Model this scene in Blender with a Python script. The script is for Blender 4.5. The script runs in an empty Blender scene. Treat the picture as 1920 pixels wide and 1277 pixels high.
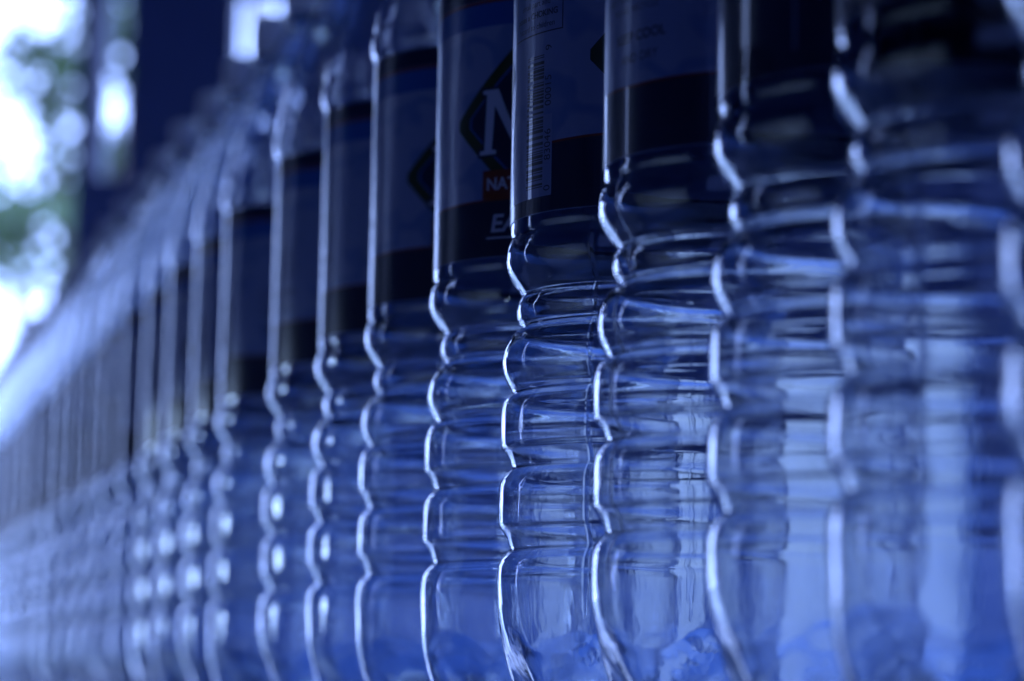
import bpy, bmesh, math, random
from math import radians as R, sin, cos, pi
from mathutils import Vector, Matrix
random.seed(7)
C = bpy.context.scene.collection
SC = bpy.context.scene

# ------------------------------------------------------------------ camera
cam = bpy.data.objects.new('camera', bpy.data.cameras.new('camera'))
C.objects.link(cam)
cam.data.sensor_width = 36
cam.data.lens = 90
cam.data.clip_start = .02
cam.data.clip_end = 300
PITCH, ROLL = 7.8525, 1.07
cam.matrix_world = Matrix.Rotation(R(90 + PITCH), 4, 'X') @ Matrix.Rotation(R(ROLL), 4, 'Z')
cam.data.dof.use_dof = True
cam.data.dof.focus_distance = .785
cam.data.dof.aperture_fstop = 8.0
SC.camera = cam

# ------------------------------------------------------------------ world and light
w = bpy.data.worlds.new('World'); SC.world = w; w.use_nodes = True
bg = w.node_tree.nodes['Background']
bg.inputs[0].default_value = (.32, .47, 1.0, 1)
bg.inputs[1].default_value = 7.0
SC.view_settings.view_transform = 'Standard'
SC.view_settings.look = 'None'
SC.view_settings.exposure = 0
SC.cycles.use_denoising = True
SC.cycles.denoiser = 'OPENIMAGEDENOISE'
SC.cycles.max_bounces = 36
SC.cycles.transmission_bounces = 48
SC.cycles.glossy_bounces = 12
SC.cycles.diffuse_bounces = 3
SC.cycles.transparent_max_bounces = 48
SC.cycles.sample_clamp_indirect = 6
SC.cycles.blur_glossy = .3
SC.cycles.use_adaptive_sampling = True
SC.cycles.adaptive_threshold = .03

def area(name, loc, aim, sx, sy, power, col):
    l = bpy.data.lights.new(name, 'AREA'); l.shape = 'RECTANGLE'; l.size = sx; l.size_y = sy
    l.energy = power; l.color = col
    o = bpy.data.objects.new(name, l); C.objects.link(o); o.location = loc
    o.rotation_euler = (Vector(aim) - Vector(loc)).to_track_quat('-Z', 'Y').to_euler()
    return o
# added lamp, out of view behind the table: blue gradient low on the far wall
area('wall_wash_fill', (.55, 3.2, -.55), (.6, 4.0, .15), 3.2, .25, 26, (.40, .56, 1.0))
# added lamp over the table back for a blue glow in the bases
tl = area('table_fill', (.62, 1.3, 1.3), (.60, 1.3, 0), .8, 1.6, 5, (.34, .56, 1.0)); tl.data.spread = R(42)
# small added lamp left of the row: the hard white glints on one bottle
sl = area('glint_fill', (-.42, 1.41, .085), (-.069, 1.285, .07), .46, .19, .05, (.42, .62, 1.0)); sl.data.spread = R(14)
# added lamp on the made-up pale screen low on the left, mirrored softly in the nearest bottles
area('reflector_fill', (-.72, .15, -.45), (-1.3, .42, .02), .5, .12, 3.2, (.46, .66, 1.0))
# big added fill lamp behind the camera, standing in for dim blue open shade
area('shade_fill', (-.2, -2.05, .75), (-.2, 3, .75), 4.0, 2.4, 12, (.14, .25, 1.0))
# added strip lamp under the ceiling: fine lines on the upper faces of the ribs
area('ceiling_fill', (-.3, -.7, 2.2), (.05, .8, .1), 1.8, .3, .6, (.35, .48, 1.0))

# ------------------------------------------------------------------ helpers
def mat(name, col, rough=.5, metal=0, bump=0, scale=50, var=0, spec=.5, coat=0):
    m = bpy.data.materials.new(name); m.use_nodes = True
    nt = m.node_tree; b = nt.nodes['Principled BSDF']
    b.inputs['Base Color'].default_value = (*col, 1)
    b.inputs['Roughness'].default_value = rough
    b.inputs['Metallic'].default_value = metal
    b.inputs['Specular IOR Level'].default_value = spec
    b.inputs['Coat Weight'].default_value = coat
    if bump or var:
        tc = nt.nodes.new('ShaderNodeTexCoord'); n = nt.nodes.new('ShaderNodeTexNoise')
        n.inputs['Scale'].default_value = scale; n.inputs['Detail'].default_value = 6
        nt.links.new(tc.outputs['Object'], n.inputs['Vector'])
        if bump:
            bp = nt.nodes.new('ShaderNodeBump'); bp.inputs['Strength'].default_value = bump
            bp.inputs['Distance'].default_value = .01
            nt.links.new(n.outputs['Fac'], bp.inputs['Height']); nt.links.new(bp.outputs[0], b.inputs['Normal'])
        if var:
            mx = nt.nodes.new('ShaderNodeMix'); mx.data_type = 'RGBA'
            mx.inputs['A'].default_value = (*[c * (1 - var) for c in col], 1)
            mx.inputs['B'].default_value = (*[min(1, c * (1 + var)) for c in col], 1)
            nt.links.new(n.outputs['Fac'], mx.inputs['Factor']); nt.links.new(mx.outputs['Result'], b.inputs['Base Color'])
    return m

def link(name, me, m, parent=None):
    o = bpy.data.objects.new(name, me); C.objects.link(o)
    if m is not None and not me.materials: me.materials.append(m)
    if parent: o.parent = parent
    return o
def bmobj(name, bm, m, parent=None, smooth=False):
    me = bpy.data.meshes.new(name); bm.normal_update(); bm.to_mesh(me); bm.free()
    if smooth:
        for p in me.polygons: p.use_smooth = True
    return link(name, me, m, parent)
def box(bm, x0, x1, y0, y1, z0, z1, bev=0):
    r = bmesh.ops.create_cube(bm, size=1)
    for v in r['verts']:
        v.co = Vector(((x0 + x1) / 2 + v.co.x * (x1 - x0), (y0 + y1) / 2 + v.co.y * (y1 - y0), (z0 + z1) / 2 + v.co.z * (z1 - z0)))
    if bev:
        es = list({e for v in r['verts'] for e in v.link_edges})
        bmesh.ops.bevel(bm, geom=es, offset=bev, segments=2, affect='EDGES')
def struct(name, bm, m):
    o = bmobj(name, bm, m); o['kind'] = 'structure'; return o
def tag(o, label, cat, group=None):
    o['label'] = label; o['category'] = cat
    if group: o['group'] = group
    return o

# ------------------------------------------------------------------ materials
def glass_mat():
    m = bpy.data.materials.new('clear_plastic'); m.use_nodes = True
    nt = m.node_tree; b = nt.nodes['Principled BSDF']
    b.inputs['Base Color'].default_value = (.965, .98, 1, 1)
    b.inputs['Roughness'].default_value = .01
    b.inputs['IOR'].default_value = 1.57
    b.inputs['Transmission Weight'].default_value = 1
    tc = nt.nodes.new('ShaderNodeTexCoord'); mp = nt.nodes.new('ShaderNodeMapping')
    mp.inputs['Scale'].default_value = (1, 1, .35)
    n = nt.nodes.new('ShaderNodeTexNoise'); n.inputs['Scale'].default_value = 90; n.inputs['Detail'].default_value = 3
    sc = nt.nodes.new('ShaderNodeTexNoise'); sc.inputs['Scale'].default_value = 45; sc.inputs['Detail'].default_value = 8
    rr = nt.nodes.new('ShaderNodeMapRange'); rr.inputs[1].default_value = .5; rr.inputs[2].default_value = .75
    rr.inputs[3].default_value = .008; rr.inputs[4].default_value = .09     # handling scuffs
    nt.links.new(tc.outputs['Object'], sc.inputs['Vector']); nt.links.new(sc.outputs['Fac'], rr.inputs[0]); nt.links.new(rr.outputs[0], b.inputs['Roughness'])
    bp = nt.nodes.new('ShaderNodeBump'); bp.inputs['Strength'].default_value = .09; bp.inputs['Distance'].default_value = .002
    nt.links.new(tc.outputs['Object'], mp.inputs[0]); nt.links.new(mp.outputs[0], n.inputs['Vector'])
    nt.links.new(n.outputs['Fac'], bp.inputs['Height']); nt.links.new(bp.outputs[0], b.inputs['Normal'])
    return m
M_PET = glass_mat()
M_CAP = mat('cap_plastic', (.5, .5, .62), .4, bump=.02, scale=400, coat=1)
M_NAVY = mat('navy_ink', (.003, .006, .03), .3, spec=.35, coat=.5)
M_ORANGE = mat('orange_ink', (.09, .016, .006), .3, spec=.35, coat=.5)
M_GREEN = mat('olive_ink', (.014, .024, .007), .3, spec=.35, coat=.5)
M_WHITE = mat('white_ink', (.26, .29, .42), .3, spec=.35, coat=.5)
M_PALEINK = mat('pale_ink', (.12, .15, .29), .3, spec=.35, coat=.5)
M_BLUE = mat('blue_ink', (.01, .05, .22), .3, spec=.35, coat=.5)
M_BLACK = mat('black_ink', (.01, .01, .02), .35, coat=.3)

def label_mat():
    # glossy printed film: pale ground with soft blue sweeps (flat print)
    m = bpy.data.materials.new('label_film'); m.use_nodes = True
    nt = m.node_tree; b = nt.nodes['Principled BSDF']; L = nt.links.new
    tc = nt.nodes.new('ShaderNodeTexCoord')
    wv = nt.nodes.new('ShaderNodeTexWave'); wv.bands_direction = 'Z'
    wv.inputs['Scale'].default_value = 7; wv.inputs['Distortion'].default_value = 5; wv.inputs['Detail'].default_value = 1
    wv.inputs['Detail Scale'].default_value = 9
    cr = nt.nodes.new('ShaderNodeValToRGB')
    cr.color_ramp.elements[0].position = .0; cr.color_ramp.elements[0].color = (.06, .10, .25, 1)
    cr.color_ramp.elements[1].position = .35; cr.color_ramp.elements[1].color = (.11, .14, .28, 1)
    L(tc.outputs['Object'], wv.inputs['Vector']); L(wv.outputs['Fac'], cr.inputs[0]); L(cr.outputs[0], b.inputs['Base Color'])
    b.inputs['Roughness'].default_value = .33
    b.inputs['Coat Weight'].default_value = .6; b.inputs['Coat Roughness'].default_value = .2
    n = nt.nodes.new('ShaderNodeTexNoise'); n.inputs['Scale'].default_value = 260; n.inputs['Detail'].default_value = 4
    mp = nt.nodes.new('ShaderNodeMapping'); mp.inputs['Scale'].default_value = (1, 1, .12)
    bp = nt.nodes.new('ShaderNodeBump'); bp.inputs['Strength'].default_value = .25; bp.inputs['Distance'].default_value = .001
    L(tc.outputs['Object'], mp.inputs[0]); L(mp.outputs[0], n.inputs['Vector']); L(n.outputs['Fac'], bp.inputs['Height'])
    L(bp.outputs[0], b.inputs['Normal']); L(bp.outputs[0], b.inputs['Coat Normal'])
    return m
M_LABEL = label_mat()
M_BACK = mat('label_backing', (.34, .40, .62), .6)

# ------------------------------------------------------------------ the room
M_WALL = mat('navy_paint', (.045, .07, .20), .7, bump=.05, scale=14, var=.12)
M_LOW = mat('blue_paint', (.12, .20, .50), .6, bump=.05, scale=10, var=.15)
M_FRAME = mat('dark_frame_paint', (.02, .03, .08), .5, bump=.03, scale=40)
M_CONC = mat('floor_screed', (.16, .2, .3), .6, bump=.1, scale=6, var=.2)
M_CEIL = mat('ceiling_paint', (.04, .06, .15), .8, bump=.05, scale=9, var=.1)

FL = -.95
bm = bmesh.new(); box(bm, -4.2, 2.6, -2.2, 4.2, FL - .1, FL); struct('floor', bm, M_CONC)
bm = bmesh.new(); box(bm, -4.2, 2.6, -2.2, 4.2, 2.3, 2.4); struct('ceiling', bm, M_CEIL)
bm = bmesh.new(); box(bm, 2.5, 2.6, -2.1, 4.0, FL, 2.3); struct('wall_right', bm, M_WALL)
bm = bmesh.new(); box(bm, -4.2, 2.6, -2.2, -2.1, FL, 2.3); struct('wall_behind_camera', bm, M_WALL)
bm = bmesh.new(); box(bm, -4.2, -4.1, -2.1, 2.88, FL, 2.3); box(bm, -4.2, -4.1, 3.06, 4.0, FL, 2.3); struct('wall_left', bm, M_WALL)
# far wall with a wide opening and two tall window slots
bm = bmesh.new()
Y0, Y1 = 4.0, 4.12
box(bm, -4.2, -1.8, Y0, Y1, FL, 2.3)
box(bm, -1.8, -1.15, Y0, Y1, .88, 2.3)  # head lowered out of view to trim the bright rims on the shoulders
box(bm, -1.15, -.70, Y0, Y1, 1.13, 2.3)
box(bm, -.70, -.672, Y0, Y1, FL, 2.3)
box(bm, -.672, -.622, Y0, Y1, FL, .80)
box(bm, -.622, -.455, Y0, Y1, FL, 2.3)
box(bm, -.455, -.385, Y0, Y1, FL, 1.0)
box(bm, -.672, -.622, Y0, Y1, 1.13, 2.3)
box(bm, -.455, -.385, Y0, Y1, 1.13, 2.3)
box(bm, -.385, 2.6, Y0, Y1, FL, 2.3)
struct('wall_far', bm, M_WALL)
bm = bmesh.new(); box(bm, -.318, 2.5, 3.985, 3.998, FL, .32); struct('wainscot', bm, M_LOW)

bm = bmesh.new(); box(bm, -1.36, -1.32, -.25, 1.05, FL, .26, .006)  # added reflector out of view, for soft patches in the near bottles
tag(bmobj('reflector', bm, mat('pale_reflector', (.7, .74, .82), .8, bump=.1, scale=5, var=.15)), 'low pale screen added left of the row to be mirrored in the nearest bottles', 'reflector')

# outside
bm = bmesh.new(); bmesh.ops.create_grid(bm, x_segments=2, y_segments=2, size=60)
for v in bm.verts: v.co.z = FL - .15; v.co.y += 30
struct('ground', bm, mat('pale_paving', (.42, .46, .45), .9, bump=.1, scale=2, var=.15))

M_LEAF = mat('leaf', (.06, .11, .035), .5, var=.4, scale=3)
M_BARK = mat('bark', (.09, .07, .06), .9, bump=.4, scale=20)
def tree(x, y, h, cr, n, label):
    root = bpy.data.objects.new('tree', None); C.objects.link(root); root.location = (x, y, FL - .15)
    tag(root, label, 'tree', 'trees outside the opening')
    bm = bmesh.new()
    def limb(a, b, r0, r1):
        d = (b - a); q = d.to_track_quat('Z', 'Y').to_matrix().to_4x4()
        bmesh.ops.create_cone(bm, segments=9, radius1=r0, radius2=r1, depth=d.length, matrix=Matrix.Translation((a + b) / 2) @ q)
    limb(Vector((0, 0, 0)), Vector((0, 0, h * .6)), h * .035, h * .022)
    cl = []
    for k in range(14):
        a = random.uniform(0, 2 * pi); rr = cr * random.uniform(.2, .85)
        p = Vector((rr * cos(a), rr * sin(a), h * random.uniform(.3, 1)))
        cl.append(p); limb(Vector((0, 0, h * random.uniform(.25, .55))), p, h * .012, h * .004)
    bmobj('trunk', bm, M_BARK, root)
    vs, fs = [], []
    for k in range(n):
        p = random.choice(cl) + Vector([random.gauss(0, cr * .22) for _ in range(3)])
        s = random.uniform(.03, .06)
        u = Vector([random.gauss(0, 1) for _ in range(3)]).normalized(); v = u.orthogonal().normalized()
        i = len(vs); vs += [p - u * s, p + v * s * .5, p + u * s, p - v * s * .5]; fs.append((i, i + 1, i + 2, i + 3))
    me = bpy.data.meshes.new('crown'); me.from_pydata(vs, [], fs)
    link('crown', me, M_LEAF, root)
tree(-1.36, 8.2, 3.6, .46, 3400, 'blurred green tree close to the post, outside the left opening')
tree(-.84, 8.6, 4.2, .22, 1500, 'slim tree added to dim the narrow slot right of the dark post')  # added behind the slot to dim the sky in it
tree(-3.0, 9.5, 4.2, .8, 900, 'thin green tree further left outside the opening')
def shrub(x, y, h, label):
    vs, fs = [], []
    for k in range(1500):
        a = random.uniform(0, 2 * pi); t = random.random(); rr = h * .6 * math.sqrt(random.random()) * math.sqrt(1 - t * t * .9)
        p = Vector((rr * cos(a), rr * sin(a), h * t)); s = random.uniform(.02, .05)
        u = Vector([random.gauss(0, 1) for _ in range(3)]).normalized(); v = u.orthogonal().normalized()
        i = len(vs); vs += [p - u * s, p + v * s * .5, p + u * s, p - v * s * .5]; fs.append((i, i + 1, i + 2, i + 3))
    me = bpy.data.meshes.new('shrub'); me.from_pydata(vs, [], fs)
    o = link('shrub', me, M_LEAF); o.location = (x, y, FL - .15)
    tag(o, label, 'shrub')
shrub(-1.27, 6.6, 1.78, 'dark green shrub outside the opening, just above the row of bottles')

# ------------------------------------------------------------------ the table under the row
TH = math.atan(1400 / math.hypot(4800, 662)); X0 = .271; BZ = -.008
D = Vector((-sin(TH), cos(TH), 0)); N = Vector((cos(TH), sin(TH), 0))
def row(t, off=0): return Vector((X0, 0, 0)) + D * t + N * off
rot = Matrix.Rotation(TH, 4, 'Z')
tab = bpy.data.objects.new('table', None); C.objects.link(tab)
tab.matrix_world = Matrix.Translation((X0, 0, BZ)) @ rot
tag(tab, 'long blue table carrying the row of empty bottles', 'table')
M_TAB = mat('blue_laminate', (.07, .22, .80), .3, var=.05, scale=4, coat=.5)
bm = bmesh.new(); box(bm, -.075, 1.0, -.3, 3.6, -.03, 0, .004); bmobj('table_top', bm, M_TAB, tab)
for lx in (-.04, .95):
    for ly in (-.2, 3.5):
        bm = bmesh.new(); box(bm, lx - .02, lx + .02, ly - .02, ly + .02, FL - BZ, -.03); bmobj('leg', bm, M_FRAME, tab)

# boards added along the table back as bright blurs low behind the nearer bottles
M_BOARD = mat('pale_board', (.62, .66, .74), .7, bump=.1, scale=9, var=.3)
for y0, y1, zt, lab in ((2.44, 2.63, .275, 'pale board added at the back of the table, a bright blur behind the sharp barcode bottle'),
                        (2.10, 2.31, .29, 'pale board added at the back of the table, a bright blur behind the small print bottle'),
                        (1.62, 2.00, .27, 'widest pale board added at the back of the table, a bright blur near the right edge')):
    bm = bmesh.new(); box(bm, .50, .512, y0, y1, .001, zt, .002)
    bd = bmobj('board', bm, M_BOARD); bd.matrix_world = tab.matrix_world.copy()
    tag(bd, lab, 'board', 'added pale boards along the back of the table')
p0, p1 = row(2.05, .22), row(2.05, .5)
bl = area('board_fill', (p0.x, p0.y, .80), (p1.x, p1.y, .05), .25, 1.3, 4.6, (.48, .68, 1.0)); bl.data.spread = R(70)  # added lamp, only to brighten the boards
bl.matrix_world = Matrix.Translation((p0.x, p0.y, .80)) @ rot @ Matrix.Rotation(R(-24), 4, 'Y')

# ------------------------------------------------------------------ the bottle
PR = [(44.3, 38), (44.5, 42), (44.3, 46), (43.9, 47.9), (43.2, 49.2), (42.0, 50.6), (40.9, 51.8), (40.7, 52.5), (40.9, 53.3), (41.5, 55.2), (42.6, 57.2), (43.9, 58.9), (44.3, 60.2),
      (44.45, 63), (44.4, 68), (44.3, 71), (44.0, 72.7), (43.4, 74.1), (42.2, 75.6), (40.9, 76.9), (40.7, 77.6), (40.9, 78.4), (41.4, 80), (42.5, 81.9), (43.7, 83.3), (44.1, 84.6),
      (44.2, 89), (44.15, 94), (43.9, 96.2), (43.3, 97.9), (42.2, 99.2), (41.0, 100.3), (40.8, 101), (41.0, 101.8), (42.2, 104), (43.3, 106.7), (43.75, 109.5), (43.6, 112.2), (42.9, 115),
      (41.4, 118), (39.5, 120.1), (38.3, 121.1), (38.1, 121.6), (38.4, 122.2), (39.2, 123.6), (39.7, 125.8), (39.7, 127.4), (39.3, 129.2), (38.4, 130.8), (38.1, 131.3), (38.4, 131.9), (39.6, 133.6), (41.5, 136.2),
      (43.1, 139.5), (43.65, 142.5), (43.45, 145.5), (42.8, 147.6), (42.0, 148.9), (41.9, 149.5), (42.2, 150.2), (42.4, 151.5), (42.4, 180), (42.4, 215), (42.4, 251),
      (42.5, 252.6), (43.5, 254.5), (43.8, 258), (43.5, 261.5), (42.7, 263.5), (42.8, 265), (42.4, 270), (40.9, 278), (37.5, 291), (31.5, 310), (25, 328),
      (18.5, 343), (14.6, 350), (13.4, 353), (13.3, 355)]
def spline(P, n):
    out = []
    for i in range(len(P) - 1):
        a, b = P[i], P[i + 1]; L = math.dist(a, b)
        k = n if L < 8 else 2 * n
        def tan(j):
            if j <= 0: return tuple((P[1][c] - P[0][c]) for c in (0, 1)), math.dist(P[0], P[1])
            if j >= len(P) - 1: return tuple((P[-1][c] - P[-2][c]) for c in (0, 1)), math.dist(P[-1], P[-2])
            return tuple(P[j + 1][c] - P[j - 1][c] for c in (0, 1)), math.dist(P[j], P[j - 1]) + math.dist(P[j + 1], P[j])
        (ta, la), (tb, lb) = tan(i), tan(i + 1)
        for q in range(k):
            t = q / k; h00 = 2*t**3-3*t*t+1; h10 = t**3-2*t*t+t; h01 = -2*t**3+3*t*t; h11 = t**3-t*t
            out.append(tuple(h00*a[c] + h10*ta[c]/la*L + h01*b[c] + h11*tb[c]/lb*L for c in (0, 1)))
    out.append(P[-1]); return out
PROF = spline(PR, 3)
def inner_wall(P):
    # blow moulding: the inside is softer than the outside, so the wall is a thin prism on every slope of a rib
    out = []
    for r, z in P:
        if z > 150: out.append((r - .38, z)); continue
        sw = sr = 0
        for r2, z2 in P:
            g = math.exp(-((z2 - z) / 2.6) ** 2); sw += g; sr += g * r2
        k = min(1, max(0, (150 - z) / 6)) * min(1, max(0, (z - 40) / 5)) * .5
        out.append((min(r - .3, r - .38 + k * (sr / sw - r + .25)), z))
    return out
INNER = inner_wall(PROF)
FOOT = spline([(0, 8), (8, 7), (17, 4), (23, 1.5), (28, .2), (33, 1), (37, 4.5), (40.2, 11.5), (42.2, 18.4), (43.6, 26.5), (44.3, 38)], 3)
VALL = spline([(0, 8), (8, 7.8), (16, 6.6), (22, 6.2), (27.5, 7.2), (32, 9.6), (36.6, 13.4), (40.0, 19), (42.3, 25.5), (43.7, 32), (44.3, 38)], 3)
SEAM = [R(88), R(268)]
ANG = sorted([2 * pi * k / 120 for k in range(120)] + [q + d for q in SEAM for d in (-R(.55), -R(.2), R(.2), R(.55))])
NS = len(ANG)
def body_mesh(seed):
    rn = random.Random(seed)
    wv = [(rn.choice([2, 3, 3, 4, 5]), rn.uniform(.02, .12), rn.uniform(0, 6.28), rn.uniform(.05, .11)) for _ in range(7)]
    def warp(a, z):
        env = min(1, max(0, z - 8) / 25) * (1 if z < 300 else max(0, (350 - z) / 50))
        return env * sum(am * sin(n * a + ph + fz * z * (1 if i % 2 else -1)) for i, (n, fz, ph, am) in enumerate(wv)) * (.45 if 148 < z < 255 else 1)
    vs, fs = [], []
    def ring(fn):
        base = len(vs)
        for k in range(NS):
            a = ANG[k]; r, z = fn(a); r += warp(a, z); vs.append((r * .001 * cos(a), r * .001 * sin(a), z * .001))
        return base
    def seam(a): return .11 if min(abs(a - q) for q in SEAM) < R(.3) else 0
    m = min(len(FOOT), len(VALL))
    def base_fn(i, inset):
        def fn(a):
            u = .5 + .5 * cos(5 * a); u = u * u * (3 - 2 * u)
            r = FOOT[i][0] * u + VALL[i][0] * (1 - u); z = FOOT[i][1] * u + VALL[i][1] * (1 - u)
            return max(r - inset, .02), z + (inset if i < m - 6 else 0)
        return fn
    rings = []
    for i in range(m): rings.append(ring(base_fn(i, 0)))
    for r, z in PROF[1:]: rings.append(ring(lambda a, r=r, z=z: (r + (seam(a) if z < 340 and not 151 < z < 252 else 0), z)))
    # neck lip then back down the inner wall
    for r, z in ((13.4, 357), (13.4, 376), (13.0, 377), (12.3, 376.8), (12.0, 375), (12.0, 355)): rings.append(ring(lambda a, r=r, z=z: (r, z)))
    T = .38
    for (r, z), (ri, _) in reversed(list(zip(PROF[1:], INNER[1:]))):
        t = r - ri if z < 335 else T + (z - 335) / 20 * .9
        rings.append(ring(lambda a, r=r, z=z, t=t: (r - t, z)))
    for i in reversed(range(m)): rings.append(ring(base_fn(i, T)))
    for a, b in zip(rings, rings[1:]):
        for k in range(NS):
            k2 = (k + 1) % NS; fs.append((a + k, a + k2, b + k2, b + k))
    for rg, rev in ((rings[0], True), (rings[-1], False)):
        f = tuple(rg + k for k in range(NS)); fs.append(f[::-1] if rev else f)
    me = bpy.data.meshes.new('body'); me.from_pydata(vs, [], fs)
    bm = bmesh.new(); bm.from_mesh(me); bmesh.ops.recalc_face_normals(bm, faces=bm.faces); bm.to_mesh(me); bm.free()
    for p in me.polygons: p.use_smooth = True
    me.materials.append(M_PET); return me

def lathe(name, prof, m, ns=96, rfun=None):
    vs, fs = [], []
    for r, z in prof:
        for k in range(ns):
            a = 2 * pi * k / ns; rr = r + (rfun(a, z) if rfun else 0); vs.append((rr * .001 * cos(a), rr * .001 * sin(a), z * .001))
    for i in range(len(prof) - 1):
        for k in range(ns):
            k2 = (k + 1) % ns; fs.append((i*ns+k, i*ns+k2, (i+1)*ns+k2, (i+1)*ns+k))
    me = bpy.data.meshes.new(name); me.from_pydata(vs, [], fs)
    for p in me.polygons: p.use_smooth = True
    me.materials.append(m); return me

ME_BODIES = [body_mesh(k) for k in (5, 8, 21)]
me_body = ME_BODIES[0]
me_cap = lathe('cap', [(0.01, 380), (12, 380), (14.6, 379.6), (15.4, 378.4), (15.5, 376), (15.5, 364), (15.4, 362.4), (14.4, 362.2)], M_CAP, 160,
               lambda a, z: (.42 * cos(40 * a) if 363 < z < 378 else 0))
me_ring = lathe('neck_ring', [(13.6, 355.2), (17.0, 355.6), (17.3, 356.4), (17.0, 357.2), (13.6, 357.8)], M_PET, 64)
me_seal = lathe('tamper_band', [(14.2, 358.2), (15.3, 358.4), (15.4, 361.2), (14.3, 361.5)], M_CAP, 96)
LR = 42.55
LZ0, LZ1 = 153.5, 250.5
me_label = lathe('label', [(LR, LZ0), (LR, 170), (LR, 200), (LR, 230), (LR, LZ1)], M_LABEL, 120)

me_backing = lathe('backing', [(LR - .06, LZ0), (LR - .06, 200), (LR - .06, LZ1)], M_BACK, 120)

def wrap(name, polys, m, lift):
    """flat print: polygons in (u mm round the label, z mm) laid on the label's curve"""
    bm = polys if isinstance(polys, bmesh.types.BMesh) else bmesh.new()
    if not isinstance(polys, bmesh.types.BMesh):
        for P in polys: bm.faces.new([bm.verts.new((u, z, 0)) for u, z in P])
    us = [v.co.x for v in bm.verts]; u0 = math.floor(min(us)) ; u1 = max(us)
    u = u0 + 2.0
    while u < u1:
        bmesh.ops.bisect_plane(bm, geom=bm.verts[:] + bm.edges[:] + bm.faces[:], plane_co=(u, 0, 0), plane_no=(1, 0, 0)); u += 2.0
    rr = LR + lift
    for v in bm.verts:
        a = v.co.x / LR; z = v.co.y
        v.co = Vector((rr * .001 * cos(a), rr * .001 * sin(a), z * .001))
    bmesh.ops.recalc_face_normals(bm, faces=bm.faces)
    me = bpy.data.meshes.new(name); bm.to_mesh(me); bm.free(); me.materials.append(m); return me
def text_bm(s, size, cx, cz, rot=0, sx=1, bold=0, shear=0):
    cu = bpy.data.curves.new('t', 'FONT'); cu.body = s; cu.size = size; cu.align_x = 'CENTER'; cu.align_y = 'CENTER'
    cu.offset = bold; cu.shear = shear; cu.resolution_u = 3
    o = bpy.data.objects.new('t', cu); C.objects.link(o)
    dg = bpy.context.evaluated_depsgraph_get(); me = bpy.data.meshes.new_from_object(o.evaluated_get(dg))
    bm = bmesh.new(); bm.from_mesh(me)
    bmesh.ops.triangulate(bm, faces=bm.faces)
    for v in bm.verts:
        x, y = v.co.x * sx, v.co.y
        v.co = Vector((cx + x * cos(rot) - y * sin(rot), cz + x * sin(rot) + y * cos(rot), 0))
    bpy.data.objects.remove(o); bpy.data.curves.remove(cu); bpy.data.meshes.remove(me)
    return bm
def join(bms):
    out = bmesh.new()
    for b in bms:
        me = bpy.data.meshes.new('j'); b.to_mesh(me); b.free(); out.from_mesh(me); bpy.data.meshes.remove(me)
    return out
def rect(u0, u1, z0, z1): return [(u0, z0), (u1, z0), (u1, z1), (u0, z1)]
CIRC = 2 * pi * LR
PRINT = []
def add(name, me): PRINT.append((name, me))
# u runs to the right as seen from outside; u=0 is the middle of the diamond.  The design repeats twice round the label
def design(u):
    """diamond panel centred on u, information panel to its right"""
    band_l = [(u - 52, LZ0), (u + 52, LZ0), (u + 52, 176), (u + 30, 178.6), (u, 180), (u - 30, 178.6), (u - 52, 176)]
    return band_l
h = CIRC / 2
def diamond(c, z, a, b): return [(c - a + 1.2, z - 1.6), (c, z - b), (c + a - 1.2, z - 1.6), (c + a - 1.2, z + 1.6), (c, z + b), (c - a + 1.2, z + 1.6)]
def P(name, poly, m, lift): add(name, wrap(name, [poly], m, lift))
P('navy_band', rect(-h, h, LZ0 + .3, 159), M_NAVY, .03)
P('navy_panel', [(-98, 159.01), (20, 159.01), (20, 172.5), (0, 173), (-28, 172.6), (-60, 172.2), (-98, 174)], M_NAVY, .03)
P('navy_panel', [(50.5, 159.01), (117, 159.01), (117, 176), (90, 176), (50.5, 174.5)], M_NAVY, .03)
P('dark_panel', rect(-h + .5, -98.5, 159.01, 204), M_NAVY, .03)
P('dark_panel', rect(117.2, h - .5, 159.01, 204), M_NAVY, .03)
P('navy_top_band', rect(-h, h, 243.5, LZ1 - .3), M_NAVY, .03)
P('orange_line', [(-98, 174), (-60, 172.2), (-28, 172.6), (0, 173), (20, 172.5), (20, 173.2), (0, 173.8), (-28, 173.3), (-60, 173), (-98, 174.8)], M_ORANGE, .04)
P('orange_line', [(50.5, 174.5), (90, 176), (117, 176), (117, 176.8), (90, 176.8), (50.5, 175.3)], M_ORANGE, .04)
P('orange_line', rect(-h, h, 242.2, 243.3), M_ORANGE, .04)
P('blue_band', rect(-h, h, 234, 242.2), M_BLUE, .03)
for c in (0, 90):
    P('diamond', diamond(c, 200.5, 27, 28), M_GREEN, .05)
    P('diamond_edge', diamond(c, 200.5, 21.5, 22.3), M_BLUE, .07)
    P('diamond_panel', diamond(c, 200.5, 20.5, 21.2), M_NAVY, .09)
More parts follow.
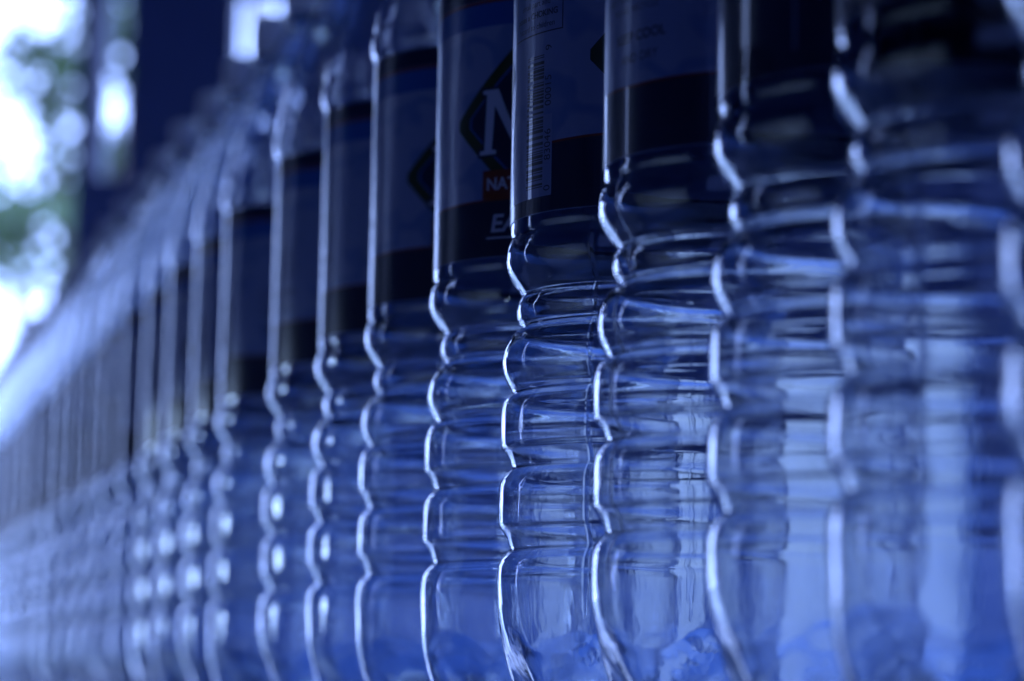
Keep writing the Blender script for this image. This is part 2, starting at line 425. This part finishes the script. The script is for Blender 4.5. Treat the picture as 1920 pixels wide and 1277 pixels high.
def emm(cx, z0, hgt, wd, g):
    """slab-serif M, grown by g for its dark outline"""
    H = hgt; W = wd / 2; st = 3.0; out = []
    def q(p): out.append([(cx + x, z0 + z) for x, z in p])
    q([(-W + 1 - g, -g), (-W + 1 + st + g, -g), (-W + 2.4 + st + g, H + g), (-W + 1.8 - g, H + g)])
    q([(W - 1 - st - g, -g), (W - 1 + g, -g), (W - 1.8 + g, H + g), (W - 2.4 - st - g, H + g)])
    q([(-W + 2.2 - g, H + g), (-.9 - g, 2.2 - g), (1.4 + g, 2.2 - g), (-W + 6.4 + g, H + g)])
    q([(W - 6.4 - g, H + g), (-1.4 - g, 2.2 - g), (.9 + g, 2.2 - g), (W - 2.2 + g, H + g)])
    q(rect(-W - .8 - g, -W + 1 + st + 1.8 + g, -g, 1.5 + g)); q(rect(W - 1 - st - 1.8 - g, W + .8 + g, -g, 1.5 + g))
    q(rect(-W + .2 - g, -W + 5 + g, H - 1.5 - g, H + g)); q(rect(W - 5 - g, W - .2 + g, H - 1.5 - g, H + g))
    return out
def emesh(g, lift0, m, name):
    ms = [wrap(name, [p], m, lift0 + .004 * i) for i, p in enumerate(emm(-1, 189, 22.5, 27, g))]
    bm = bmesh.new()
    for me in ms: bm.from_mesh(me)
    me = bpy.data.meshes.new(name); bm.to_mesh(me); bm.free(); me.materials.append(m); return me
add('monogram_outline', emesh(.9, .11, M_NAVY, 'monogram_outline'))
add('monogram', emesh(0, .16, M_WHITE, 'monogram'))
P('orange_tab', rect(-13.8, 14.5, 173.6, 183.5), M_ORANGE, .21)
add('tab_lettering', wrap('tab_lettering', text_bm('NATURAL', 5.9, .4, 178.5, sx=.95, bold=.14), M_WHITE, .24))
add('band_lettering', wrap('band_lettering', text_bm('EAU', 8.4, -2, 164.8, sx=1.1, bold=.2, shear=.15), M_WHITE, .08))
P('underline', rect(-12, 8, 159.8, 160.5), M_WHITE, .08)
bars = []; z = 161.5; rnd = random.Random(3)
while z < 203:
    wd = rnd.choice([.33, .33, .66, .99]); bars.append(rect(37.6, 46.5, z, z + wd)); z += wd + rnd.choice([.33, .33, .66, .99])
P('barcode_ground', rect(19.8, 50.4, 158.6, 184), M_PALEINK, .05)
add('barcode', wrap('barcode', bars, M_BLACK, .08))
add('barcode_digits', wrap('barcode_digits', join([text_bm(s, 4.0, 48.6, zz, rot=pi/2, sx=1.0) for s, zz in (('0', 161), ('83046', 174.5), ('00015', 191.5), ('9', 205))]), M_BLACK, .08))
for bx in (rect(28, 54.3, 210, 210.4), rect(28, 28.4, 210.4, 231), rect(53.9, 54.3, 210.4, 231), rect(28, 54.3, 231, 231.4)): P('warning_border', bx, M_BLACK, .05)
add('warning_lettering', wrap('warning_lettering', join([text_bm('CAUTION', 3.2, 41, 227.5, bold=.06), text_bm('this cap is a', 2.8, 41, 223.4), text_bm('small part and', 2.8, 41, 219.8),
    text_bm('poses a CHOKING', 2.8, 41, 216.2, bold=.05), text_bm('hazard to children', 2.7, 41, 212.6)]), M_BLACK, .06))
add('small_print', wrap('small_print', join([text_bm(s, 2.7, -62, zz) for s, zz in (('PURIFIED WATER', 205), ('NET CONTENTS', 201.5), ('BOTTLED AT SOURCE', 198), ('PLEASE RECYCLE', 194.5))] +
    [text_bm('KEEP COOL', 4.0, -60, 186.5, bold=.1), text_bm('AND DRY', 3.6, -60, 180.5)]), M_BLACK, .05))

# ------------------------------------------------------------------ the row: (distance along the row, turn of the label, label text)
def build_bottle(first=None):
    root = bpy.data.objects.new('bottle', None); C.objects.link(root)
    if first is None:
        link('body', me_body, None, root); link('cap', me_cap, None, root); link('neck_ring', me_ring, None, root)
        link('tamper_band', me_seal, None, root)
        lb = link('label', me_label, None, root)
        link('backing', me_backing, None, lb)
        for n, me in PRINT: link(n, me, None, lb)
    else:
        for ch in first.children:
            c = ch.copy(); C.objects.link(c); c.parent = root
            for g in ch.children:
                d = g.copy(); C.objects.link(d); d.parent = c
    return root
# turn: degrees by which the diamond sits to the right (+) of the side facing the camera
near = [(.402, 20, 'clear empty bottle nearest the camera, only its blurred flank at the right edge'),
        (.4879, 0, 'very blurred clear bottle cut by the right edge of the photo'),
        (.5703, 60, 'blurred clear bottle second from the right edge, no paper label in view'),
        (.6437, 101, 'slightly blurred bottle two right of the barcode bottle, dark label foot at the top'),
        (.7342, 32, 'bottle right of the barcode bottle, small print lines and dark label band'),
        (.8281, -110, 'sharp bottle in focus showing the barcode and the corner of a choking warning box'),
        (.9240, -17, 'nearly sharp bottle left of the barcode bottle, letter M in a diamond on its label'),
        (1.0246, -6, 'bottle two left of the barcode bottle, tip of a dark diamond on its label'),
        (1.1169, 5, 'bottle three left of the barcode bottle, rounded shoulder just below the frame top'),
        (1.2232, 20, 'blurred bottle with the brightest white glints in its ribs, left of centre'),
        (1.3626, 66, 'blurred bottle just left of the one with the bright white glints')]
words = ['second', 'third', 'fourth', 'fifth', 'sixth', 'seventh', 'eighth', 'ninth', 'tenth', 'eleventh', 'twelfth', 'thirteenth', 'fourteenth', 'fifteenth',
         'sixteenth', 'seventeenth', 'eighteenth', 'nineteenth', 'twentieth', 'twenty-first', 'twenty-second', 'twenty-third', 'twenty-fourth', 'twenty-fifth']
t = 1.3626; rnd = random.Random(11)
for i, wd in enumerate(words):
    t += .0935 + rnd.uniform(-.003, .006)
    if t > 3.3: break
    near.append((t, rnd.uniform(-180, 180), wd + ' bottle beyond the one with the bright white glints, towards the far left end'))
first = None; lean = random.Random(4)
for t, turn, lab in near:
    b = build_bottle(first); first = first or b
    p = row(t); b.location = (p.x, p.y, BZ)
    face = math.atan2(-p.y, -p.x)          # heading from the bottle towards the camera
    b.rotation_euler = (0, 0, face + R(turn))
    for ch in b.children:
        if ch.name.split('.')[0] == 'body': ch.data = ME_BODIES[int(t * 1000) % 3]
    if t > 1.45: b.rotation_euler[0] = R(lean.uniform(-.35, .35)); b.rotation_euler[1] = R(lean.uniform(-.35, .35))
    tag(b, lab, 'bottle', 'empty ribbed bottles in a row')
